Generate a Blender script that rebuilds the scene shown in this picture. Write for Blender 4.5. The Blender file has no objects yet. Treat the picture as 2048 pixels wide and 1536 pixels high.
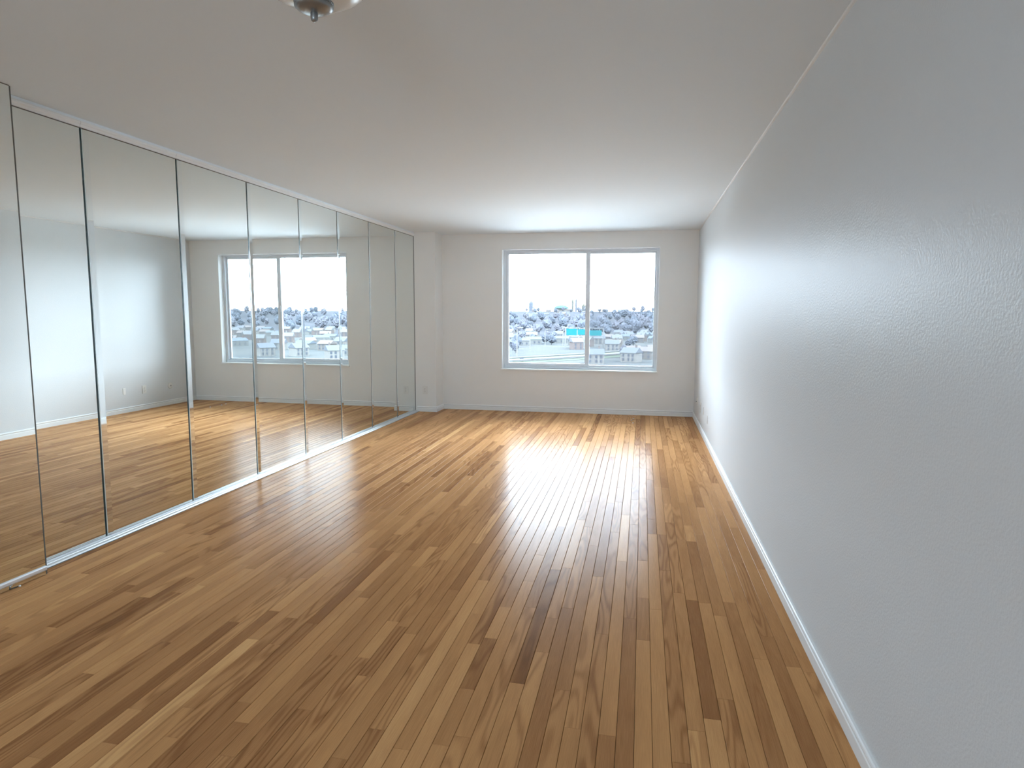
import bpy, bmesh, math, random
from mathutils import Vector, Matrix

random.seed(11)
sc = bpy.context.scene
COL = sc.collection

# ------------------------------------------------------------------ camera, sky, exposure
CAM = Vector((-0.693, 0.0, 1.3598))
F_PX, PITCH, YAW, ROLL = 1301.0, 0.1083, 0.1967, 0.0034
_cy, _sy, _cp, _sp = math.cos(YAW), math.sin(YAW), math.cos(PITCH), math.sin(PITCH)
FWD = Vector((-_sy * _cp, _cy * _cp, -_sp))
_r = Vector((_cy, _sy, 0)); _u = _r.cross(FWD)
RGT = math.cos(ROLL) * _r + math.sin(ROLL) * _u
UPV = -math.sin(ROLL) * _r + math.cos(ROLL) * _u
cd = bpy.data.cameras.new('camera'); cam = bpy.data.objects.new('camera', cd); COL.objects.link(cam)
cd.sensor_fit = 'HORIZONTAL'; cd.sensor_width = 36.0; cd.lens = F_PX / 2048 * 36.0
cd.clip_start = 0.05; cd.clip_end = 12000
cam.matrix_world = Matrix(((RGT.x, UPV.x, -FWD.x, CAM.x), (RGT.y, UPV.y, -FWD.y, CAM.y), (RGT.z, UPV.z, -FWD.z, CAM.z), (0, 0, 0, 1)))
sc.camera = cam

world = bpy.data.worlds.new('sky'); sc.world = world; world.use_nodes = True
bg = world.node_tree.nodes['Background']
bg.inputs[0].default_value = (0.815, 0.95, 1.12, 1); bg.inputs[1].default_value = 46.0

D, H, W = 8.8502, 2.44, 3.7548            # back wall, ceiling, mirror wall (at the back wall)
WX0, WX1, WZ0, WZ1 = -2.604, -0.486, 0.590, 2.229   # window opening
pl = bpy.data.lights.new('window_portal', 'AREA'); pl.shape = 'RECTANGLE'
pl.size = WX1 - WX0; pl.size_y = WZ1 - WZ0; pl.cycles.is_portal = True
po = bpy.data.objects.new('window_portal', pl); COL.objects.link(po)
po.location = ((WX0 + WX1) / 2, D + 0.19, (WZ0 + WZ1) / 2); po.rotation_euler = (-math.pi / 2, 0, 0)

p2 = bpy.data.lights.new('rear_portal', 'AREA'); p2.shape = 'RECTANGLE'; p2.size = 1.35; p2.size_y = 0.77; p2.cycles.is_portal = True  # sampling portal of the added fill window
po2 = bpy.data.objects.new('rear_portal', p2); COL.objects.link(po2); po2.location = (-1.725, -4.37, 1.835); po2.rotation_euler = (math.pi / 2, 0, 0)

sc.view_settings.view_transform = 'Standard'; sc.view_settings.look = 'None'
sc.view_settings.exposure = 0.30; sc.view_settings.gamma = 1.0; sc.view_settings.use_curve_mapping = False
cy = sc.cycles
cy.use_denoising = True; cy.denoiser = 'OPENIMAGEDENOISE'
cy.max_bounces = 7; cy.diffuse_bounces = 4; cy.glossy_bounces = 4; cy.transparent_max_bounces = 10; cy.transmission_bounces = 4
cy.use_adaptive_sampling = True; cy.adaptive_threshold = 0.03; cy.adaptive_min_samples = 20
cy.caustics_reflective = True; cy.sample_clamp_indirect = 8.0; cy.blur_glossy = 0.5

# ------------------------------------------------------------------ helpers
def mat(name, color, rough=0.6, metal=0.0, ior=1.5, spec=0.5):
    m = bpy.data.materials.new(name); m.use_nodes = True
    b = m.node_tree.nodes['Principled BSDF']
    b.inputs['Base Color'].default_value = (*color, 1); b.inputs['Roughness'].default_value = rough
    b.inputs['Metallic'].default_value = metal; b.inputs['IOR'].default_value = ior
    b.inputs['Specular IOR Level'].default_value = spec
    return m
def N(m, t, **kw):
    n = m.node_tree.nodes.new(t)
    for k, v in kw.items(): setattr(n, k, v)
    return n
def L(m, a, b): m.node_tree.links.new(a, b)
def bsdf(m): return m.node_tree.nodes['Principled BSDF']
def math_n(m, op, a, b=None):
    n = N(m, 'ShaderNodeMath', operation=op)
    for i, v in enumerate((a, b)):
        if v is None: continue
        if isinstance(v, (int, float)): n.inputs[i].default_value = v
        else: L(m, v, n.inputs[i])
    return n.outputs[0]
def noise_bump(m, scale, dist, strength=1.0, detail=2.0, stretch=(1, 1, 1)):
    g = N(m, 'ShaderNodeNewGeometry'); mp = N(m, 'ShaderNodeMapping'); mp.inputs['Scale'].default_value = stretch
    L(m, g.outputs['Position'], mp.inputs[0])
    n = N(m, 'ShaderNodeTexNoise'); n.inputs['Scale'].default_value = scale; n.inputs['Detail'].default_value = detail
    L(m, mp.outputs[0], n.inputs['Vector'])
    b = N(m, 'ShaderNodeBump'); b.inputs['Distance'].default_value = dist; b.inputs['Strength'].default_value = strength
    L(m, n.outputs[0], b.inputs['Height']); L(m, b.outputs[0], bsdf(m).inputs['Normal'])
    return b
def mottle(m, c1, c2, scale, detail=3):
    g = N(m, 'ShaderNodeNewGeometry'); n = N(m, 'ShaderNodeTexNoise')
    n.inputs['Scale'].default_value = scale; n.inputs['Detail'].default_value = detail
    L(m, g.outputs['Position'], n.inputs['Vector'])
    r = N(m, 'ShaderNodeValToRGB'); r.color_ramp.elements[0].position = 0.35; r.color_ramp.elements[1].position = 0.65
    r.color_ramp.elements[0].color = (*c1, 1); r.color_ramp.elements[1].color = (*c2, 1)
    L(m, n.outputs[0], r.inputs[0]); L(m, r.outputs[0], bsdf(m).inputs['Base Color'])

def box(bm, x0, x1, y0, y1, z0, z1):
    v = [bm.verts.new((x, y, z)) for z in (z0, z1) for y in (y0, y1) for x in (x0, x1)]
    for q in ((0, 2, 3, 1), (4, 5, 7, 6), (0, 1, 5, 4), (2, 6, 7, 3), (0, 4, 6, 2), (1, 3, 7, 5)):
        bm.faces.new([v[i] for i in q])
    return v
def bevel(bm, w, seg=2):
    bmesh.ops.bevel(bm, geom=bm.edges[:], offset=w, segments=seg, affect='EDGES', profile=0.6)
def link(name, me, parent=None, loc=None, rz=None):
    o = bpy.data.objects.new(name, me); COL.objects.link(o)
    if parent: o.parent = parent
    if loc is not None: o.location = loc
    if rz is not None: o.rotation_euler = (0, 0, rz)
    return o
def mesh(name, bm, m, smooth=False):
    me = bpy.data.meshes.new(name); bm.normal_update(); bm.to_mesh(me); bm.free(); me.materials.append(m)
    if smooth:
        for p in me.polygons: p.use_smooth = True
    return me
def obj(name, bm, m, parent=None, loc=None, rz=None, smooth=False):
    return link(name, mesh(name, bm, m, smooth), parent, loc, rz)
def boxobj(name, m, b, parent=None, loc=None, rz=None, bev=0):
    bm = bmesh.new(); box(bm, *b)
    if bev: bevel(bm, bev)
    return obj(name, bm, m, parent, loc, rz)
def tag(o, label=None, cat=None, group=None, kind=None):
    if label: o['label'] = label
    if cat: o['category'] = cat
    if group: o['group'] = group
    if kind: o['kind'] = kind
    return o
def empty(name, loc, rz=0):
    o = link(name, None, None, loc, rz); o.empty_display_size = 0.1; return o
def struct(o): o['kind'] = 'structure'; return o
def extrude_profile(bm, prof, a, b, axis, flip=1):
    """prof: (depth, z) points, closed; extruded along axis ('y': depth along -x*flip, 'x': depth along -y)"""
    rings = []
    for t in (a, b):
        rings.append([bm.verts.new((-d * flip, t, z) if axis == 'y' else (t, -d * flip, z)) for d, z in prof])
    n = len(prof)
    for i in range(n):
        j = (i + 1) % n; bm.faces.new((rings[0][i], rings[0][j], rings[1][j], rings[1][i]))
    bm.faces.new(rings[0][::-1]); bm.faces.new(rings[1])
    bmesh.ops.recalc_face_normals(bm, faces=bm.faces[:])
def lathe(bm, prof, seg=48, close=False):
    rings = []
    for r, z in prof:
        rings.append([bm.verts.new((r * math.cos(2 * math.pi * i / seg), r * math.sin(2 * math.pi * i / seg), z)) for i in range(seg)] if r > 1e-6 else [bm.verts.new((0, 0, z))])
    for a, b in zip(rings, rings[1:]):
        for i in range(seg):
            j = (i + 1) % seg
            if len(a) == 1 and len(b) == 1: continue
            if len(a) == 1: bm.faces.new((a[0], b[i], b[j]))
            elif len(b) == 1: bm.faces.new((a[i], a[j], b[0]))
            else: bm.faces.new((a[i], a[j], b[j], b[i]))
    bmesh.ops.recalc_face_normals(bm, faces=bm.faces[:])
def tube(bm, pts, radii, seg=8):
    pts = [Vector(p) for p in pts]; rings = []
    for i, p in enumerate(pts):
        d = (pts[min(i + 1, len(pts) - 1)] - pts[max(i - 1, 0)]).normalized()
        a = d.orthogonal().normalized() if abs(d.z) < 0.9 else Vector((1, 0, 0)); a = (a - d * a.dot(d)).normalized(); b = d.cross(a)
        r = radii if isinstance(radii, (int, float)) else radii[i]
        rings.append([bm.verts.new(p + r * (math.cos(2 * math.pi * k / seg) * a + math.sin(2 * math.pi * k / seg) * b)) for k in range(seg)])
    for s, t in zip(rings, rings[1:]):
        for k in range(seg): bm.faces.new((s[k], s[(k + 1) % seg], t[(k + 1) % seg], t[k]))
    bm.faces.new(rings[0][::-1]); bm.faces.new(rings[-1])
    bmesh.ops.recalc_face_normals(bm, faces=bm.faces[:])
def ring_wall(bm, o, i, y0, y1):
    """wall slab in xz with one rectangular hole; o, i = (x0, x1, z0, z1)"""
    def quad(r, y): return [bm.verts.new((x, y, z)) for x, z in ((r[0], r[2]), (r[1], r[2]), (r[1], r[3]), (r[0], r[3]))]
    of, inf, ob, inb = quad(o, y0), quad(i, y0), quad(o, y1), quad(i, y1)
    for k in range(4):
        j = (k + 1) % 4
        bm.faces.new((of[k], of[j], inf[j], inf[k])); bm.faces.new((ob[j], ob[k], inb[k], inb[j]))
        bm.faces.new((inf[k], inf[j], inb[j], inb[k])); bm.faces.new((of[j], of[k], ob[k], ob[j]))
    bmesh.ops.recalc_face_normals(bm, faces=bm.faces[:])

# ------------------------------------------------------------------ interior materials
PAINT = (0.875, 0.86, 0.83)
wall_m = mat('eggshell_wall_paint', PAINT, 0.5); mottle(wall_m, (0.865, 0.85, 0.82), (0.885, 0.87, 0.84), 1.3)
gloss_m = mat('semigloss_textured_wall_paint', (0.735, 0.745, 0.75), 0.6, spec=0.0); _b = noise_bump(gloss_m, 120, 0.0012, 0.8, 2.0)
_gl = N(gloss_m, 'ShaderNodeBsdfGlossy'); _gl.inputs['Roughness'].default_value = 0.36; L(gloss_m, _b.outputs[0], _gl.inputs['Normal'])   # thin even clear sheen of the paint
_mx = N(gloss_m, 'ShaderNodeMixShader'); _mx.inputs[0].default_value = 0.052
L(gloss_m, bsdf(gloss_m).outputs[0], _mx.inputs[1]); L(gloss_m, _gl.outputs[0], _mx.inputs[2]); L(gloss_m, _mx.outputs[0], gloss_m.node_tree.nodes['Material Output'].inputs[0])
ceil_m = mat('matte_ceiling_paint', (0.855, 0.91, 0.95), 0.75)
trim_m = mat('white_trim_paint', (0.86, 0.86, 0.85), 0.4, spec=0.08)
plate_m = mat('ivory_plastic', (0.82, 0.80, 0.76), 0.35)
slot_m = mat('dark_slot', (0.12, 0.11, 0.10), 0.6)
alu_m = mat('brushed_aluminium', (0.78, 0.79, 0.80), 0.32, 0.85)
head_m = mat('white_head_channel', (0.90, 0.91, 0.90), 0.3, 0.1)
track_m = mat('satin_metal_track', (0.80, 0.82, 0.84), 0.38, 0.55)
frame_m = mat('window_frame_metal', (0.76, 0.80, 0.84), 0.4, 0.0)
mirror_m = mat('silvered_mirror', (0.87, 0.905, 0.885), 0.0, 1.0)
bevel_m = mat('bevelled_mirror_edge', (0.84, 0.885, 0.88), 0.03, 1.0)
gap_m = mat('dark_teal_glass_joint', (0.010, 0.035, 0.042), 0.25)
gedge_m = mat('polished_glass_edge', (0.80, 0.92, 0.92), 0.12, 0.5)
seam_m = mat('dark_edge_line', (0.10, 0.095, 0.08), 0.5)
strip_m = mat('grey_metal_strip', (0.30, 0.30, 0.28), 0.4)
nickel_m = mat('brushed_nickel', (0.30, 0.31, 0.31), 0.35, 0.7)
opal_m = mat('alabaster_glass', (0.80, 0.78, 0.74), 0.25)
bsdf(opal_m).inputs['Subsurface Weight'].default_value = 0.0
subfloor_m = mat('dark_subfloor', (0.05, 0.03, 0.018), 0.8)

glass_m = bpy.data.materials.new('window_glass'); glass_m.use_nodes = True
nt = glass_m.node_tree; nt.nodes.clear()
_o = nt.nodes.new('ShaderNodeOutputMaterial'); _t = nt.nodes.new('ShaderNodeBsdfTransparent'); _g = nt.nodes.new('ShaderNodeBsdfGlossy')
_t.inputs[0].default_value = (0.90, 0.93, 0.93, 1); _g.inputs['Roughness'].default_value = 0.0
_f = nt.nodes.new('ShaderNodeFresnel'); _f.inputs[0].default_value = 1.45; _x = nt.nodes.new('ShaderNodeMixShader')
nt.links.new(_f.outputs[0], _x.inputs[0]); nt.links.new(_t.outputs[0], _x.inputs[1]); nt.links.new(_g.outputs[0], _x.inputs[2]); nt.links.new(_x.outputs[0], _o.inputs[0])
screen_m = bpy.data.materials.new('insect_screen_mesh'); screen_m.use_nodes = True
nt = screen_m.node_tree; nt.nodes.clear()
_o = nt.nodes.new('ShaderNodeOutputMaterial'); _t = nt.nodes.new('ShaderNodeBsdfTransparent'); _g = nt.nodes.new('ShaderNodeBsdfDiffuse')
_g.inputs[0].default_value = (0.10, 0.10, 0.10, 1); _x = nt.nodes.new('ShaderNodeMixShader'); _x.inputs[0].default_value = 0.20
nt.links.new(_t.outputs[0], _x.inputs[1]); nt.links.new(_g.outputs[0], _x.inputs[2]); nt.links.new(_x.outputs[0], _o.inputs[0])

# oak strip: tone and seed per plank come from the 'plank' attribute
oak = mat('varnished_oak_strip', (0.4, 0.2, 0.08), 0.23, ior=1.05)
at = N(oak, 'ShaderNodeAttribute', attribute_name='plank'); sp = N(oak, 'ShaderNodeSeparateColor'); L(oak, at.outputs['Color'], sp.inputs[0])
geo = N(oak, 'ShaderNodeNewGeometry'); sh = N(oak, 'ShaderNodeCombineXYZ')
L(oak, math_n(oak, 'MULTIPLY', sp.outputs[1], 37.0), sh.inputs[0]); L(oak, math_n(oak, 'MULTIPLY', sp.outputs[1], 91.0), sh.inputs[1])
va = N(oak, 'ShaderNodeVectorMath', operation='ADD'); L(oak, geo.outputs['Position'], va.inputs[0]); L(oak, sh.outputs[0], va.inputs[1])
def oak_noise(sx, sy, detail, rough=0.5):
    mp = N(oak, 'ShaderNodeMapping'); mp.inputs['Scale'].default_value = (sx, sy, 1); L(oak, va.outputs[0], mp.inputs[0])
    n = N(oak, 'ShaderNodeTexNoise'); n.inputs['Scale'].default_value = 1.0; n.inputs['Detail'].default_value = detail; n.inputs['Roughness'].default_value = rough
    L(oak, mp.outputs[0], n.inputs['Vector']); return n.outputs[0]
rings = math_n(oak, 'SINE', math_n(oak, 'MULTIPLY', oak_noise(11, 1.1, 1.0), 55.0))
rings = math_n(oak, 'MULTIPLY', math_n(oak, 'ADD', rings, 1.0), 0.5)
rings = math_n(oak, 'MULTIPLY', math_n(oak, 'POWER', rings, 2.0), sp.outputs[2])
fine = oak_noise(420, 9, 3, 0.65)
broad = oak_noise(9, 0.9, 2)
t = math_n(oak, 'ADD', sp.outputs[0], math_n(oak, 'MULTIPLY', math_n(oak, 'SUBTRACT', broad, 0.5), 0.32))
t = math_n(oak, 'ADD', t, math_n(oak, 'MULTIPLY', math_n(oak, 'SUBTRACT', fine, 0.5), 0.36))
t = math_n(oak, 'SUBTRACT', t, math_n(oak, 'MULTIPLY', rings, 0.20))
cr = N(oak, 'ShaderNodeValToRGB'); e = cr.color_ramp.elements
e[0].position = 0.0; e[0].color = (0.16, 0.068, 0.024, 1); e[1].position = 1.0; e[1].color = (0.84, 0.50, 0.22, 1)
for p, c in ((0.35, (0.345, 0.160, 0.064, 1)), (0.65, (0.575, 0.297, 0.124, 1))):
    k = e.new(p); k.color = c
L(oak, t, cr.inputs[0]); L(oak, cr.outputs[0], bsdf(oak).inputs['Base Color'])
mpb = N(oak, 'ShaderNodeMapping'); mpb.inputs['Scale'].default_value = (60, 30, 1); L(oak, va.outputs[0], mpb.inputs[0])
nb = N(oak, 'ShaderNodeTexNoise'); nb.inputs['Scale'].default_value = 1.0; nb.inputs['Detail'].default_value = 2.0; L(oak, mpb.outputs[0], nb.inputs['Vector'])
bp = N(oak, 'ShaderNodeBump'); bp.inputs['Distance'].default_value = 0.0005; bp.inputs['Strength'].default_value = 0.35
L(oak, math_n(oak, 'ADD', nb.outputs[0], math_n(oak, 'MULTIPLY', fine, 0.25)), bp.inputs['Height']); L(oak, bp.outputs[0], bsdf(oak).inputs['Normal'])

# ------------------------------------------------------------------ room shell
RY = -4.2                                  # rear wall behind the photographer
LX = -3.98                                 # masonry behind the mirrors
struct(boxobj('ceiling', ceil_m, (LX - .15, .15, RY - .15, D + .2, H, H + .15)))
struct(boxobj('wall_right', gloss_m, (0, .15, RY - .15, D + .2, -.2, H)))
struct(boxobj('wall_left', wall_m, (LX - .15, LX, RY - .15, D + .2, -.2, H)))
RW = (-2.40, -1.05, 1.45, 2.22)              # opening for the fill window, added behind the photographer to brighten the room
bm = bmesh.new(); ring_wall(bm, (LX, 0, -.2, H), RW, RY - .15, RY); struct(obj('wall_rear', bm, wall_m))
bm = bmesh.new(); ring_wall(bm, (LX, 0, -.2, H), (WX0, WX1, WZ0, WZ1), D, D + .2); struct(obj('wall_back', bm, wall_m))
CX, CYY = -3.4583, 8.5259                   # corner pier beside the mirror wall
bm = bmesh.new(); box(bm, LX, CX, CYY, D, 0, H)
struct(obj('wall_corner', bm, wall_m))

floor = struct(boxobj('floor', subfloor_m, (LX - .15, .15, RY - .15, D + .2, -.2, -.0075)))

# ---- oak strip planks: each one a part of the floor
PW, CH, GAP = 0.0572, 0.0012, 0.0006
def plank_verts(x0, x1, y0, y1):
    x0 += GAP; x1 -= GAP; y0 += GAP * .4; y1 -= GAP * .4; c = CH; d = CH * .4
    lo, mid = -0.0075, -CH
    v = [(x0, y0, lo), (x1, y0, lo), (x1, y1, lo), (x0, y1, lo), (x0, y0, mid), (x1, y0, mid), (x1, y1, mid), (x0, y1, mid),
         (x0 + c, y0 + d, 0), (x1 - c, y0 + d, 0), (x1 - c, y1 - d, 0), (x0 + c, y1 - d, 0)]
    f = [(8, 9, 10, 11)] + [(4 + k, 4 + (k + 1) % 4, 8 + (k + 1) % 4, 8 + k) for k in range(4)] + [(k, (k + 1) % 4, 4 + (k + 1) % 4, 4 + k) for k in range(4)]
    return v, f
def proj(p):
    d = Vector(p) - CAM; z = d.dot(FWD)
    return (1024 + F_PX * d.dot(RGT) / z, 768 - F_PX * d.dot(UPV) / z) if z > 0.05 else None
planks = []
rp = random.Random(4)
x = 0.0
row = 0
while x > LX:
    y = RY + rp.uniform(-0.9, 0)
    while y < D:
        ln = min(max(rp.gauss(1.0, 0.45), 0.3), 2.2)
        a, b = max(y, RY), min(y + ln, D)
        if D - b < 0.12: b = D
        if b - a > 0.02:
            tone = min(max(rp.gauss(0.56, 0.085), 0.36), 0.85)
            if rp.random() < 0.07: tone = rp.uniform(0.32, 0.42)
            planks.append((max(x - PW, LX), x, a, b, tone, rp.random(), rp.choice((0.05, 0.1, 0.15, 0.25, 0.8, 1.0))))
        y = y + ln if b < D else D + 1
    x -= PW; row += 1
def size_in_view(p):
    if p[1] < -3.84: return 0
    s = 0
    for k in range(5):
        yy = p[2] + (p[3] - p[2]) * (k + .5) / 5
        q = proj(((p[0] + p[1]) / 2, yy, 0))
        if q and 0 < q[0] < 2048 and 0 < q[1] < 1536:
            d = (Vector(((p[0] + p[1]) / 2, yy, 0)) - CAM).length
            s += (p[3] - p[2]) / 5 * CAM.z / d ** 3
    return s
planks.sort(key=size_in_view, reverse=True)
def plank_mesh(name, ps):
    V, F, C = [], [], []
    for p in ps:
        v, f = plank_verts(*p[:4]); o = len(V); V += v; F += [tuple(i + o for i in q) for q in f]; C += [(p[4], p[5], p[6], 1.0)] * len(v)
    me = bpy.data.meshes.new(name); me.from_pydata(V, [], F); me.materials.append(oak)
    a_ = me.attributes.new('plank', 'FLOAT_COLOR', 'POINT')
    a_.data.foreach_set('color', [c for q in C for c in q]); me.update(); return me
for p in planks[:300]: link('plank', plank_mesh('plank', [p]), floor)
rest = link('strip_planks', plank_mesh('strip_planks', planks[300:]), floor); rest['kind'] = 'stuff'

# ---- baseboards and ceiling bead
BBP = [(0, 0), (.013, 0), (.013, .046), (.0095, .050), (.0095, .055), (.0135, .058), (.0145, .063), (.0125, .069), (.008, .0725), (0, .0725)]
def base_x(name, x0, x1, y):                                   # runs along x, faces -y
    bm = bmesh.new(); extrude_profile(bm, BBP, x0, x1, 'x'); return struct(obj(name, bm, trim_m, loc=(0, y, 0)))
bm = bmesh.new(); extrude_profile(bm, BBP, RY + .02, D - .002, 'y'); struct(obj('baseboard_right', bm, trim_m, loc=(0, 0, 0)))
base_x('baseboard_back', CX + .014, -.014, D)
base_x('baseboard_corner', -3.73, CX + .0, CYY)
bm = bmesh.new(); extrude_profile(bm, BBP, CYY - .0145, D - .002, 'y', -1); struct(obj('baseboard_corner_return', bm, trim_m, loc=(CX, 0, 0)))
bm = bmesh.new(); extrude_profile(bm, [(0, H), (.010, H), (.012, H - .004), (.009, H - .009), (0, H - .012)], RY + .02, D - .002, 'y'); struct(obj('trim_1', bm, trim_m))

# ------------------------------------------------------------------ window
win = empty('window_1', (0, D, 0)); struct(win)
def wpart(name, m, b, bev=.003, parent=win): return boxobj(name, m, b, parent, bev=bev)
# coordinates are relative to the wall face (y = 0), going outwards +y
RV = .115                                             # depth of the painted reveal
wpart('reveal', trim_m, (WX0 - .004, WX0 + .006, -.003, RV, WZ0, WZ1), .001)
wpart('reveal', trim_m, (WX1 - .006, WX1 + .004, -.003, RV, WZ0, WZ1), .001)
wpart('reveal', trim_m, (WX0 + .006, WX1 - .006, -.003, RV, WZ1 - .006, WZ1 + .008), .001)
wpart('sill', trim_m, (WX0 - .012, WX1 + .004, -.022, RV, WZ0 - .018, WZ0 + .004), .004)
FX0, FX1, FZ0, FZ1 = WX0 + .006, WX1 - .006, WZ0 + .004, WZ1 - .006
def hframe(name, x0, x1, z0, z1, y0, y1, l, r, b, t_, m=frame_m):
    f = empty(name, (0, 0, 0)); f.parent = win
    wpart('stile', m, (x0, x0 + l, y0, y1, z0, z1), .003, f); wpart('stile', m, (x1 - r, x1, y0, y1, z0, z1), .003, f)
    wpart('rail', m, (x0 + l, x1 - r, y0, y1, z0, z0 + b), .003, f); wpart('rail', m, (x0 + l, x1 - r, y0, y1, z1 - t_, z1), .003, f)
    return f
MX = -1.432                                            # meeting stile
hframe('outer_frame', FX0, FX1, FZ0, FZ1, RV - .012, RV + .06, .034, .034, .034, .024)
s1 = hframe('sash', FX0 + .034, MX + .030, FZ0 + .034, FZ1 - .024, RV + .000, RV + .026, .036, .060, .042, .030)
s2 = hframe('sash', MX - .020, FX1 - .034, FZ0 + .034, FZ1 - .024, RV + .030, RV + .056, .042, .022, .024, .034)
wpart('pane', glass_m, (FX0 + .068, MX - .030, RV + .010, RV + .016, FZ0 + .074, FZ1 - .052), 0, s1)
wpart('pane', glass_m, (MX + .022, FX1 - .054, RV + .040, RV + .046, FZ0 + .056, FZ1 - .056), 0, s2)
wpart('insect_screen', screen_m, (MX + .010, FX1 - .036, RV + .066, RV + .068, FZ0 + .03, FZ1 - .02), 0)
wpart('latch', frame_m, (MX - .018, MX - .002, RV - .014, RV + .001, 1.36, 1.46), .003, s1)

# invented window behind the photographer, added for fill light
rw = empty('fill_window', (0, RY - .15, 0)); struct(rw)
bm = bmesh.new(); ring_wall(bm, RW, (RW[0] + .05, RW[1] - .05, RW[2] + .05, RW[3] - .05), .03, .10); obj('outer_frame', bm, frame_m, rw)
xm = (RW[0] + RW[1]) / 2; boxobj('mullion', frame_m, (xm - .025, xm + .025, .03, .10, RW[2] + .05, RW[3] - .05), rw)
for xa, xb in ((RW[0] + .05, xm - .025), (xm + .025, RW[1] - .05)):
    boxobj('pane', glass_m, (xa, xb, .06, .066, RW[2] + .05, RW[3] - .05), rw)

# ------------------------------------------------------------------ mirrored closet wall
MA = -0.0119
def mloc(ly, z=0.0, out=0.0):                            # local wall coordinates -> world
    return (-W + out * math.cos(MA) - ly * math.sin(MA), D + out * math.sin(MA) + ly * math.cos(MA), z)
JY = [3.234 - .767, 3.234, 3.9926, 4.7782, 5.5569, 6.3036, 7.0723, 7.847, CYY + .004]   # panel joints
GL, BV, GD, TH = .020, .040, .0028, .009                  # joint width, bevel width, bevel drop, glass thickness
ordinal = ['mirror panel nearest the camera, its left side hidden behind the projecting mirror', 'second full-height mirror panel counted from the camera side',
           'third full-height mirror panel, showing the reflected room corner', 'fourth mirror panel, reflecting the left sash of the window',
           'fifth mirror panel, reflecting the middle of the window', 'sixth mirror panel, just past the reflected window',
           'seventh mirror panel, second from the corner pier', 'narrow last mirror panel touching the corner pier']
ZB, ZT = .020, 2.391
for i in range(8):
    a, b = JY[i], JY[i + 1]; w = b - a
    root = empty('mirror_panel', mloc(a - D), MA)
    tag(root, ordinal[i], 'mirror', 'full-height mirror panels along the left wall')
    g0 = GL if i else 0
    # flat silvered face
    bm = bmesh.new(); box(bm, -TH, 0, g0 + BV, w, ZB, ZT); obj('mirror_pane', bm, mirror_m, root)
    # bevel along the near edge, tilted towards the room's near end
    bm = bmesh.new()
    v = [bm.verts.new(c) for c in ((-GD, g0, ZB), (0, g0 + BV, ZB), (0, g0 + BV, ZT), (-GD, g0, ZT), (-TH, g0, ZB), (-TH, g0 + BV, ZB), (-TH, g0 + BV, ZT), (-TH, g0, ZT))]
    for q in ((0, 1, 2, 3), (4, 7, 6, 5), (0, 4, 5, 1), (3, 2, 6, 7), (1, 5, 6, 2)): bm.faces.new([v[k] for k in q])
    obj('bevelled_edge', bm, bevel_m, root)
    if i:
        bm = bmesh.new(); box(bm, -TH, .0004, g0 - .006, g0, ZB, ZT); obj('glass_edge', bm, gedge_m, root)
        bm = bmesh.new(); box(bm, -TH - .001, -.0012, .0005, g0 - .006, ZB, ZT); obj('joint_strip', bm, gap_m, root)
    boxobj('backing_board', seam_m, (-.022, -TH - .001, 0.001, w - .001, .004, H - .02), root)
    # head channel of this panel
    bm = bmesh.new()
    extrude_profile(bm, [(-.02, H - .014), (.008, H - .014), (.014, H - .016), (.017, H - .022), (.016, H - .030), (.011, H - .034), (.009, H - .036), (.009, ZT), (-.02, ZT)], .0015, w - .0015, 'y', -1)
    obj('head_channel', bm, head_m, root)
    bm = bmesh.new(); box(bm, .0002, .0016, .002, w - .002, ZT - .005, ZT + .0005); obj('head_dark_strip', bm, seam_m, root)  # thin dark strip along the lower edge of the head channel

tl_ = JY[8] - JY[0]; bm = bmesh.new(); box(bm, -.02, .0075, 0, tl_ - .006, H - .0135, H - .0005); struct(obj('trim_2', bm, ceil_m, loc=mloc(JY[0] - D), rz=MA))
# floor track in front of the panels
tr = empty('floor_track', mloc(JY[0] + .1 - D), MA); TL = CYY - JY[0] - .12
tag(tr, 'long satin metal floor track under the mirror panels', 'track')
bm = bmesh.new()
extrude_profile(bm, [(-.02, 0), (.058, 0), (.060, .004), (.056, .010), (.044, .0115), (.042, .0085), (.030, .0085), (.028, .0125), (.016, .0125), (.014, .009), (.004, .009), (.003, .018), (-.02, .018)], 0, TL, 'y', -1)
obj('track_profile', bm, track_m, tr)
bm = bmesh.new(); extrude_profile(bm, [(.060, 0), (.064, 0), (.063, .003), (.060, .003)], 0, TL, 'y', -1); obj('floor_seal', bm, seam_m, tr)
# slim end strip where the mirrors meet the corner pier
ej = empty('end_strip', mloc(CYY - D + .002), MA); tag(ej, 'slim dark vertical strip between last mirror panel and corner pier', 'strip')
bm = bmesh.new(); box(bm, .0005, .006, -.004, .0, .018, H - .05); obj('strip_profile', bm, strip_m, ej)

# projecting mirror nearest the camera, on its own stub wall
PY1 = 2.722; PX = -3.700
struct(boxobj('wall_stub', wall_m, (LX, PX - .022, RY, PY1 - .012, 0, H)))
pm = empty('pier_mirror', (PX, PY1, 0), MA)
tag(pm, 'projecting full-height mirror cut off by the left edge of the picture', 'mirror')
boxobj('mirror_pane', mirror_m, (-.008, 0, -1.45, -.003, .004, H - .004), pm)
boxobj('glass_edge', seam_m, (-.010, .0012, -.003, .003, .004, H - .004), pm)
boxobj('top_edge', seam_m, (-.008, .0012, -1.45, -.003, H - .0045, H - .0005), pm)
boxobj('backing_board', seam_m, (-.020, -.008, -1.45, .0, .0, H - .002), pm)
bm = bmesh.new(); extrude_profile(bm, [(0, .026), (.006, .026), (.009, .031), (.009, .044), (.006, .050), (0, .050)], -1.45, -.003, 'y', -1); obj('bottom_channel', bm, track_m, pm)
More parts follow.
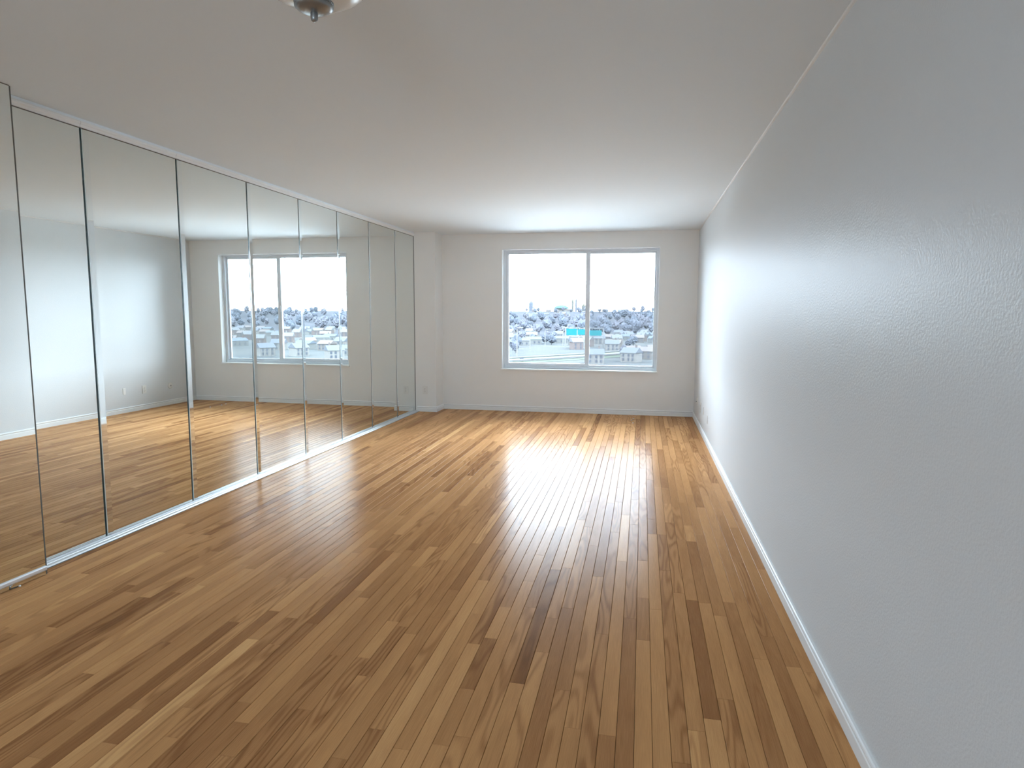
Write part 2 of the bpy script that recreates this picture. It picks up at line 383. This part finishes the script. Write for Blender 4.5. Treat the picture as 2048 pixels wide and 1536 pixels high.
bm = bmesh.new(); tube(bm, [(.001, -.20, .006), (.012, -.19, .010), (.022, -.175, .012)], .0035); obj('stop_pin', bm, seam_m, pm, smooth=True)
bm = bmesh.new(); bmesh.ops.create_icosphere(bm, subdivisions=2, radius=.0055); bmesh.ops.translate(bm, verts=bm.verts[:], vec=(.025, -.170, .0125)); obj('pin_tip', bm, trim_m, pm, smooth=True)

# ------------------------------------------------------------------ outlets
def outlet(loc, rz, label, kind='duplex'):
    r = empty('wall_outlet' if kind != 'coax' else 'cable_socket', loc, rz)
    tag(r, label, 'outlet')
    if kind == 'duplex':                                   # local: faces -y
        boxobj('cover_plate', plate_m, (-.035, .035, -.006, 0, -.057, .057), r, bev=.002)
        for s in (-1, 1):
            bm = bmesh.new(); lathe(bm, [(0, 0), (.0165, 0), (.0165, .003), (0, .003)], 20)
            bmesh.ops.rotate(bm, verts=bm.verts[:], matrix=Matrix.Rotation(math.pi / 2, 3, 'X'))
            rc = obj('receptacle', bm, plate_m, r, loc=(0, -.0055, s * .0195))
            for sx, h in ((-.006, .008), (.006, .0065)):
                boxobj('slot', slot_m, (sx - .001, sx + .001, -.0036, -.0028, -.001, h), rc)
            boxobj('slot', slot_m, (-.002, .002, -.0036, -.0028, -.010, -.006), rc)
        bm = bmesh.new(); bmesh.ops.create_icosphere(bm, subdivisions=1, radius=.003); obj('screw', bm, nickel_m, r, loc=(0, -.006, 0))
    elif kind == 'coax':
        bm = bmesh.new(); lathe(bm, [(0, 0), (.046, 0), (.045, .004), (.038, .007), (0, .008)], 32)
        bmesh.ops.rotate(bm, verts=bm.verts[:], matrix=Matrix.Rotation(math.pi / 2, 3, 'X')); obj('cover_plate', bm, plate_m, r)
        bm = bmesh.new(); lathe(bm, [(0, 0), (.006, 0), (.006, .012), (0, .012)], 12)
        bmesh.ops.rotate(bm, verts=bm.verts[:], matrix=Matrix.Rotation(math.pi / 2, 3, 'X')); obj('connector', bm, nickel_m, r, loc=(0, -.007, 0))
    elif kind == 'blank':
        boxobj('cover_plate', wall_m, (-.022, .022, -.004, 0, -.045, .045), r, bev=.0015)
        for s in (-1, 1):
            bm = bmesh.new(); bmesh.ops.create_icosphere(bm, subdivisions=1, radius=.003); obj('screw', bm, plate_m, r, loc=(0, -.004, s * .03))
    return r
outlet((-3.618, CYY, .300), 0, 'ivory duplex outlet on the corner pier beside the mirrors')
outlet((0, 8.30, .28), -math.pi / 2, 'round cable socket low on right wall, nearest the window wall', 'coax')
outlet((0, 7.80, .28), -math.pi / 2, 'ivory duplex outlet low on the right wall')
outlet((0, 7.45, .29), -math.pi / 2, 'small painted-over blank plate low on right wall, next to the duplex outlet', 'blank')
outlet((0, 7.02, .26), -math.pi / 2, 'painted-over blank plate low on right wall, nearest the camera', 'blank')
for k, (x_, y_, lab) in enumerate(((-0.776, 8.50, 'small white chip on the floor, nearest the window wall'), (-0.80, 8.37, 'small white chip on the floor, leftmost of three'), (-0.777, 8.15, 'small white chip on the floor, farthest from the window wall'))):
    rc_ = random.Random(k); bm = bmesh.new(); bmesh.ops.create_icosphere(bm, subdivisions=1, radius=.011)
    for v in bm.verts: v.co = Vector((v.co.x * rc_.uniform(.7, 1.2), v.co.y * rc_.uniform(.7, 1.2), .006 + v.co.z * .5))
    tag(obj('plaster_chip', bm, trim_m, loc=(x_, y_, 0)), lab, 'chip')

# ------------------------------------------------------------------ ceiling lamp (off)
lamp = empty('ceiling_lamp', (-1.708, 1.955, H)); lamp.scale = (.89, .89, .96); tag(lamp, 'frosted glass dome ceiling lamp with nickel cap, cut off by top edge', 'lamp')
bm = bmesh.new(); lathe(bm, [(0, 0), (.15, 0), (.155, -.006), (.150, -.028), (.135, -.034), (0, -.034)], 48); obj('ceiling_plate', bm, nickel_m, lamp, smooth=False)
bm = bmesh.new()
prof = [(.198 * math.sin(k / 14 * math.pi / 2), -.045 - .098 * math.cos(k / 14 * math.pi / 2)) for k in range(15)]
lathe(bm, prof + [(.200, -.040), (.194, -.038)], 64); obj('glass_dome', bm, opal_m, lamp, smooth=True)
bm = bmesh.new(); tube(bm, [(0, 0, -.03), (0, 0, -.15)], .006); obj('stem', bm, nickel_m, lamp)
cap = obj('bottom_cap', (lambda b: (lathe(b, [(0, -.138), (.050, -.138), (.060, -.142), (.066, -.148), (.066, -.152), (.058, -.159), (.040, -.165), (.015, -.169), (0, -.169)], 48), b)[1])(bmesh.new()), nickel_m, lamp, smooth=True)
bm = bmesh.new()
for k in range(40):
    a_ = 2 * math.pi * k / 40
    bmesh.ops.create_icosphere(bm, subdivisions=1, radius=.0062, matrix=Matrix.Translation((.062 * math.cos(a_), .062 * math.sin(a_), -.1405)))
rope = obj('rope_rim', bm, nickel_m, cap, smooth=True); rope['kind'] = 'stuff'
bm = bmesh.new(); lathe(bm, [(0, -.166), (.010, -.166), (.0125, -.170), (.0125, -.186), (.011, -.192), (.007, -.196), (0, -.197)], 24); obj('finial', bm, nickel_m, lamp, smooth=True)

# ------------------------------------------------------------------ the town outside
GZ = -30.0
_mat = mat
def mat(name, color, *a, **k): return _mat(name, tuple(c * .23 for c in color), 0.9, spec=0.0)  # town colours: pale tones stand in for haze, all darkened to suit the exposure
def hgt(x_, y_):
    k = min(max((y_ - 850) / 1250, 0), 1); k = k * k * (3 - 2 * k)
    return GZ + 38 * k
ground_m = mat('winter_ground', (0.10, 0.10, 0.10), 0.9); mottle(ground_m, (0.0180, 0.0192, 0.0198), (0.0245, 0.0245, 0.0238), 0.02, 4)
hill_m = mat('wooded_hillside', (0.13, 0.13, 0.14), 0.9); mottle(hill_m, (0.0155, 0.0162, 0.0185), (0.0205, 0.0206, 0.0225), 0.03, 4)
road_m = mat('pale_asphalt', (0.19, 0.19, 0.19), 0.85)
verge_m = mat('pale_grass', (0.100, 0.116, 0.092), 0.9)
rail_m = mat('galvanised_rail', (0.17, 0.17, 0.172), 0.5)
tree_ms = [mat('bare_twigs_%d' % k, c, 0.95) for k, c in enumerate(((0.115, 0.122, 0.145), (0.130, 0.130, 0.150), (0.098, 0.108, 0.128)))]
trunk_m = mat('grey_bark', (0.07, 0.07, 0.075), 0.9)
hw_ms = [mat('house_wall_%d' % k, c, 0.8) for k, c in enumerate(((0.20, 0.19, 0.18), (0.16, 0.145, 0.135), (0.15, 0.125, 0.118), (0.165, 0.165, 0.16)))]
hr_ms = [mat('house_roof_%d' % k, c, 0.8) for k, c in enumerate(((0.125, 0.132, 0.150), (0.160, 0.140, 0.135), (0.145, 0.148, 0.155), (0.118, 0.134, 0.158)))]
pane_m = mat('far_window', (0.085, 0.095, 0.115), 0.4)
white_m = mat('white_post', (0.22, 0.22, 0.22), 0.5)
sign_m = mat('turquoise_sign', (0.02, 0.155, 0.17), 0.5)
tower_m = mat('pale_tower', (0.13, 0.14, 0.165), 0.8); tower2_m = mat('cream_tower', (0.15, 0.145, 0.115), 0.8)
dome_m = mat('verdigris_dome', (0.075, 0.118, 0.118), 0.6)

NX, NY = 40, 60; V, Fc = [], []
for j in range(NY + 1):
    yy = 20 + (j / NY) ** 2 * 5200
    for i in range(NX + 1):
        xx = -2600 + 7600 * i / NX; V.append((xx, yy, hgt(xx, yy)))
for j in range(NY):
    for i in range(NX):
        q = j * (NX + 1) + i; Fc.append((q, q + 1, q + NX + 2, q + NX + 1))
me = bpy.data.meshes.new('ground'); me.from_pydata(V, [], Fc); me.materials.append(ground_m); me.materials.append(hill_m)
for p_ in me.polygons: p_.material_index = 1 if p_.center.y > 880 else 0
struct(link('ground', me))

bounce_m = _mat('pale_bounce_ground', (0.50, 0.49, 0.47), 0.9, spec=0.0)
struct(boxobj('bounce_ground', bounce_m, (-260, 300, 6, 330, GZ - .3, GZ + .12)))  # unseen pale ground, added to bounce daylight up onto the ceiling
def ribbon(name, pts, half, z, m):
    V, F = [], []
    for k, (px_, py_) in enumerate(pts):
        a0, a1 = pts[max(k - 1, 0)], pts[min(k + 1, len(pts) - 1)]
        t_ = Vector((a1[0] - a0[0], a1[1] - a0[1])).normalized(); n_ = Vector((-t_.y, t_.x))
        for s in (-1, 1): V.append((px_ + s * half * n_.x, py_ + s * half * n_.y, GZ + z))
    for k in range(len(pts) - 1): F.append((2 * k, 2 * k + 1, 2 * k + 3, 2 * k + 2))
    me = bpy.data.meshes.new(name); me.from_pydata(V, [], F); me.materials.append(m); return me
road_pts = [(-150 + 9 * k - .055 * k * k, 360 + 7 * k + .16 * k * k) for k in range(0, 42)]
struct(link('verge', ribbon('verge', road_pts, 22, .15, verge_m)))
struct(link('road', ribbon('road', road_pts, 9, .35, road_m)))
def offset(pts, d):
    out = []
    for k, p in enumerate(pts):
        a0, a1 = pts[max(k - 1, 0)], pts[min(k + 1, len(pts) - 1)]; t_ = Vector((a1[0] - a0[0], a1[1] - a0[1])).normalized()
        out.append((p[0] - d * t_.y, p[1] + d * t_.x))
    return out
for d, lab in ((-10, 'pale guard rail along the near edge of the curving highway'), (10, 'pale guard rail along the far edge of the curving highway')):
    bm = bmesh.new(); tube(bm, [(p[0], p[1], GZ + 1.2) for p in offset(road_pts, d)], .55, 6)
    tag(obj('guard_rail', bm, rail_m), lab, 'guard rail')
    
# houses: four kinds, built once, copied
def house_meshes(k, wd, dp, ht, rf):
    bm = bmesh.new(); box(bm, -wd / 2, wd / 2, -dp / 2, dp / 2, -1, ht); body = mesh('walls', bm, hw_ms[k])
    bm = bmesh.new(); o_ = .5
    a_ = [bm.verts.new(c) for c in ((-wd / 2 - o_, -dp / 2 - o_, ht), (-wd / 2 - o_, dp / 2 + o_, ht), (-wd / 2 - o_, 0, ht + rf), (wd / 2 + o_, -dp / 2 - o_, ht), (wd / 2 + o_, dp / 2 + o_, ht), (wd / 2 + o_, 0, ht + rf))]
    for q in ((0, 2, 1), (3, 4, 5), (0, 3, 5, 2), (1, 2, 5, 4), (0, 1, 4, 3)): bm.faces.new([a_[i_] for i_ in q])
    bmesh.ops.recalc_face_normals(bm, faces=bm.faces[:]); roof = mesh('roof', bm, hr_ms[k])
    bm = bmesh.new(); box(bm, -.7, .7, -.12, .02, 0, 1.7); wn = mesh('window', bm, pane_m)
    bm = bmesh.new(); box(bm, -.5, .5, -.5, .5, 0, rf + 1.6); ch = mesh('chimney', bm, hw_ms[(k + 2) % 4])
    return dict(body=body, roof=roof, wn=wn, ch=ch, wd=wd, dp=dp, ht=ht, rf=rf)
HK = [house_meshes(0, 11, 9, 6.0, 3.4), house_meshes(1, 13, 9, 5.5, 3.0), house_meshes(2, 9.5, 9, 6.5, 3.8), house_meshes(3, 16, 10, 5.0, 2.6)]
HLAB = ['small white-walled house with blue-grey gabled roof in the town outside', 'small beige house with reddish roof in the town outside',
        'narrow pinkish house with pale grey roof in the town outside', 'long pale grey house with slate-blue roof in the town outside']
HGRP = ['white-walled houses outside', 'beige houses outside', 'pinkish houses outside', 'long grey houses outside']
def house(k, x_, y_, rz):
    h = HK[k]; r = empty('house', (x_, y_, hgt(x_, y_)), rz); tag(r, HLAB[k], 'house', HGRP[k])
    link('walls', h['body'], r); link('roof', h['roof'], r); link('chimney', h['ch'], r, (h['wd'] * .28, h['dp'] * .1, h['ht'] + .2))
    for sx in ((-.3, .05, .33) if h['wd'] > 10 else (-.25, .25)):
        for z_ in ((1.0, 3.7) if h['ht'] > 5.2 else (1.4,)):
            link('window', h['wn'], r, (sx * h['wd'], -h['dp'] / 2, z_))
ro = random.Random(21)
def az_ok(x_, y_, direct):
    q = (x_ - (-0.69 if direct else -6.9)) / y_
    return (-.222 < q < .03) if direct else (.47 < q < .74)
spots = []
def place(n_, y0, y1, direct, cond, mind):
    got = 0; tries = 0
    while got < n_ and tries < 4000:
        tries += 1; y_ = ro.uniform(y0, y1)
        x_ = ro.uniform(-.222, .03) * y_ if direct else ro.uniform(.47, .74) * y_
        if not cond(x_, y_) or any((x_ - a) ** 2 + (y_ - b) ** 2 < mind ** 2 for a, b in spots): continue
        spots.append((x_, y_)); got += 1; yield x_, y_
def clear_road(x_, y_): return all((x_ - a) ** 2 + (y_ - b) ** 2 > 26 ** 2 for a, b in road_pts)
for x_, y_ in list(place(34, 400, 900, True, lambda a, b: clear_road(a, b) and a / b > -.11, 19)): house(ro.randrange(4), x_, y_, ro.uniform(-.6, .6))
for x_, y_ in list(place(10, 560, 900, True, lambda a, b: clear_road(a, b) and a / b < -.11, 24)): house(ro.randrange(4), x_, y_, ro.uniform(-.6, .6))
for x_, y_ in list(place(48, 400, 1000, False, lambda a, b: True, 22)): house(ro.randrange(4), x_, y_, ro.uniform(-1.2, .2))
for x_, y_ in list(place(16, 1500, 2050, True, lambda a, b: True, 26)): house(ro.randrange(4), x_, y_, ro.uniform(-.6, .6))

# bare trees: crown + trunk, three kinds, copied
TK = []
for k in range(3):
    bm = bmesh.new(); rt = random.Random(50 + k)
    bmesh.ops.create_icosphere(bm, subdivisions=3, radius=1)
    lob = [(Vector((rt.gauss(0, 1), rt.gauss(0, 1), rt.gauss(0, 1))).normalized(), rt.uniform(-.22, .25)) for _ in range(9)]
    for v in bm.verts:
        s = rt.uniform(.74, 1.20) + sum(h_ * max(0, v.co.dot(n_)) ** 6 for n_, h_ in lob); v.co = Vector((v.co.x * 4.6 * s, v.co.y * 4.6 * s, 8.2 + v.co.z * 5.4 * s))
    crown = mesh('crown', bm, tree_ms[k])
    bm = bmesh.new(); tube(bm, [(0, 0, -1), (0.1, 0, 4), (-.1, .1, 12)], [.45, .35, .1], 6); TK.append((crown, mesh('trunk', bm, trunk_m)))
TLAB = ['bluish grey bare tree in the tree belt beyond the houses', 'lavender grey bare tree in the tree belt beyond the houses', 'dark slate grey bare tree in the tree belt beyond the houses']
def tree(k, x_, y_, s, lab=None, grp=None):
    r = empty('bare_tree', (x_, y_, hgt(x_, y_)), ro.uniform(0, 6.28)); r.scale = (s, s, s * ro.uniform(.85, 1.15))
    tag(r, lab or TLAB[k], 'tree', grp or ('tree belt of colour %s' % ('bluish', 'lavender', 'slate')[k])); link('crown', TK[k][0], r); link('trunk', TK[k][1], r)
for x_, y_ in list(place(130, 900, 1550, True, lambda a, b: True, 16)): tree(ro.randrange(3), x_, y_, ro.uniform(.9, 1.5))
for x_, y_ in list(place(85, 950, 1700, False, lambda a, b: True, 19)): tree(ro.randrange(3), x_, y_, ro.uniform(.9, 1.6))
for x_, y_ in list(place(22, 450, 850, True, clear_road, 14)): tree(ro.randrange(3), x_, y_, ro.uniform(.5, .8), 'small bare tree standing between the houses outside', 'small trees between the houses')
for x_, y_ in list(place(24, 1750, 2060, True, lambda a, b: True, 20)): tree(ro.randrange(3), x_, y_, ro.uniform(.8, 1.3), 'bare tree on the skyline of the far hill', 'skyline trees')

# tall light masts along the highway
def mast(x_, y_, h_, side, lab):
    r = empty('street_lamp', (x_, y_, hgt(x_, y_))); tag(r, lab, 'street lamp')
    bm = bmesh.new(); tube(bm, [(0, 0, -1), (0, 0, h_ - 1.5), (side * .5, 0, h_ - .4), (side * 3.2, 0, h_)], [.42, .32, .3, .25], 8); obj('mast', bm, white_m, r)
    boxobj('lamp_head', white_m, (side * 3.2 - 1.2, side * 3.2 + 1.2, -.5, .5, h_ - .35, h_ + .25), r, bev=.1)
def at_px(px_, y_):                                     # x on the town's ground at distance y_, from a reading of the photo
    d = FWD + (px_ - 1024) / F_PX * RGT - (700 - 768) / F_PX * UPV
    return CAM.x + d.x / d.y * y_
mast(at_px(1034, 470), 470, 21, 1, 'tallest white light mast, leftmost in the window view')
mast(at_px(1060, 560), 560, 17, -1, 'second white light mast beside the highway')
mast(at_px(1090, 600), 600, 17, 1, 'third white light mast beside the highway, before the sign')
mast(at_px(1126, 640), 640, 18, 1, 'white light mast just left of the turquoise sign')

# highway sign on a gantry
gx = at_px(1168, 590); gr = empty('highway_sign', (gx, 590, hgt(gx, 590)), .05); tag(gr, 'wide turquoise highway sign on white gantry legs', 'sign')
for sx in (-17, 0, 17): boxobj('gantry_leg', white_m, (sx - .45, sx + .45, -.45, .45, -1, 18.5), gr)
boxobj('gantry_beam', white_m, (-17.5, 17.5, -.6, .6, 10.6, 11.4), gr); boxobj('gantry_beam', white_m, (-17.5, 17.5, -.6, .6, 18, 18.6), gr)
for a_, b_, z0_, z1_ in ((-16, -6.6, 11.8, 17.6), (-6, 2.2, 12.2, 17.2), (2.8, 15.5, 11.6, 16.4)): boxobj('sign_board', sign_m, (a_, b_, -1.0, -.7, z0_, z1_), gr, bev=.1)

# skyline
def tower(px_, y_, wd, ht, m, lab, nwin):
    x_ = at_px(px_, y_); r = empty('tower_block', (x_, y_, hgt(x_, y_))); tag(r, lab, 'tower')
    boxobj('walls', m, (-wd / 2, wd / 2, -wd / 2, wd / 2, -2, ht), r)
    boxobj('roof_house', m, (-wd * .25, wd * .25, -wd * .25, wd * .25, ht, ht + 4), r)
    for z_ in range(nwin):
        boxobj('window_band', pane_m, (-wd * .4, wd * .4, -wd / 2 - .3, -wd / 2, 4 + z_ * (ht - 6) / nwin, 6.4 + z_ * (ht - 6) / nwin), r)
tower(1061.5, 2150, 13, 30, tower_m, 'squat bluish tower on the skyline left of the dome', 4)
tower(1144, 2200, 7, 38, tower2_m, 'slim cream tower, left one of the skyline twins', 5)
tower(1151, 2200, 6, 40, tower_m, 'slim bluish tower, right one of the skyline twins', 5)
tower(1166, 2250, 14, 22, tower2_m, 'low cream block on the skyline beside the window mullion', 3)
dx = at_px(1122, 2100); dm = empty('domed_hall', (dx, 2100, hgt(dx, 2100))); tag(dm, 'domed hall with pale green roof on the skyline', 'building')
boxobj('walls', hw_ms[0], (-24, 24, -14, 14, -3, 9), dm)
bm = bmesh.new(); lathe(bm, [(24 * math.cos(k / 8 * math.pi / 2), 9 + 11 * math.sin(k / 8 * math.pi / 2)) for k in range(9)], 32); obj('dome', bm, dome_m, dm, smooth=True)
# cars on the highway
car_ms = [mat('car_paint_%s' % n_, c, .3) for n_, c in (('dark', (.05, .055, .07)), ('white', (.22, .22, .22)), ('blue', (.05, .08, .14)))]
for k, (idx, d, ci, lab) in enumerate(((8, -4, 0, 'dark car, nearest on the highway outside'), (14, 4, 1, 'white car on the far lane of the highway outside'), (20, -4, 2, 'blue car further along the highway outside'), (27, 4, 0, 'dark car farthest along the highway outside'))):
    p = offset(road_pts, d)[idx]; q = offset(road_pts, d)[idx + 1]
    r = empty('car', (p[0], p[1], GZ + .35), math.atan2(q[1] - p[1], q[0] - p[0])); tag(r, lab, 'car')
    boxobj('body', car_ms[ci], (-2.2, 2.2, -.9, .9, .35, .95), r, bev=.15); boxobj('cabin', pane_m, (-1.2, 1.1, -.8, .8, .95, 1.5), r, bev=.2)
    for wx in (-1.4, 1.4):
        for wy in (-.85, .85):
            bm = bmesh.new(); lathe(bm, [(0, -.12), (.34, -.12), (.34, .12), (0, .12)], 10); bmesh.ops.rotate(bm, verts=bm.verts[:], matrix=Matrix.Rotation(math.pi / 2, 3, 'X')); obj('wheel', bm, slot_m, r, loc=(wx, wy, .34))
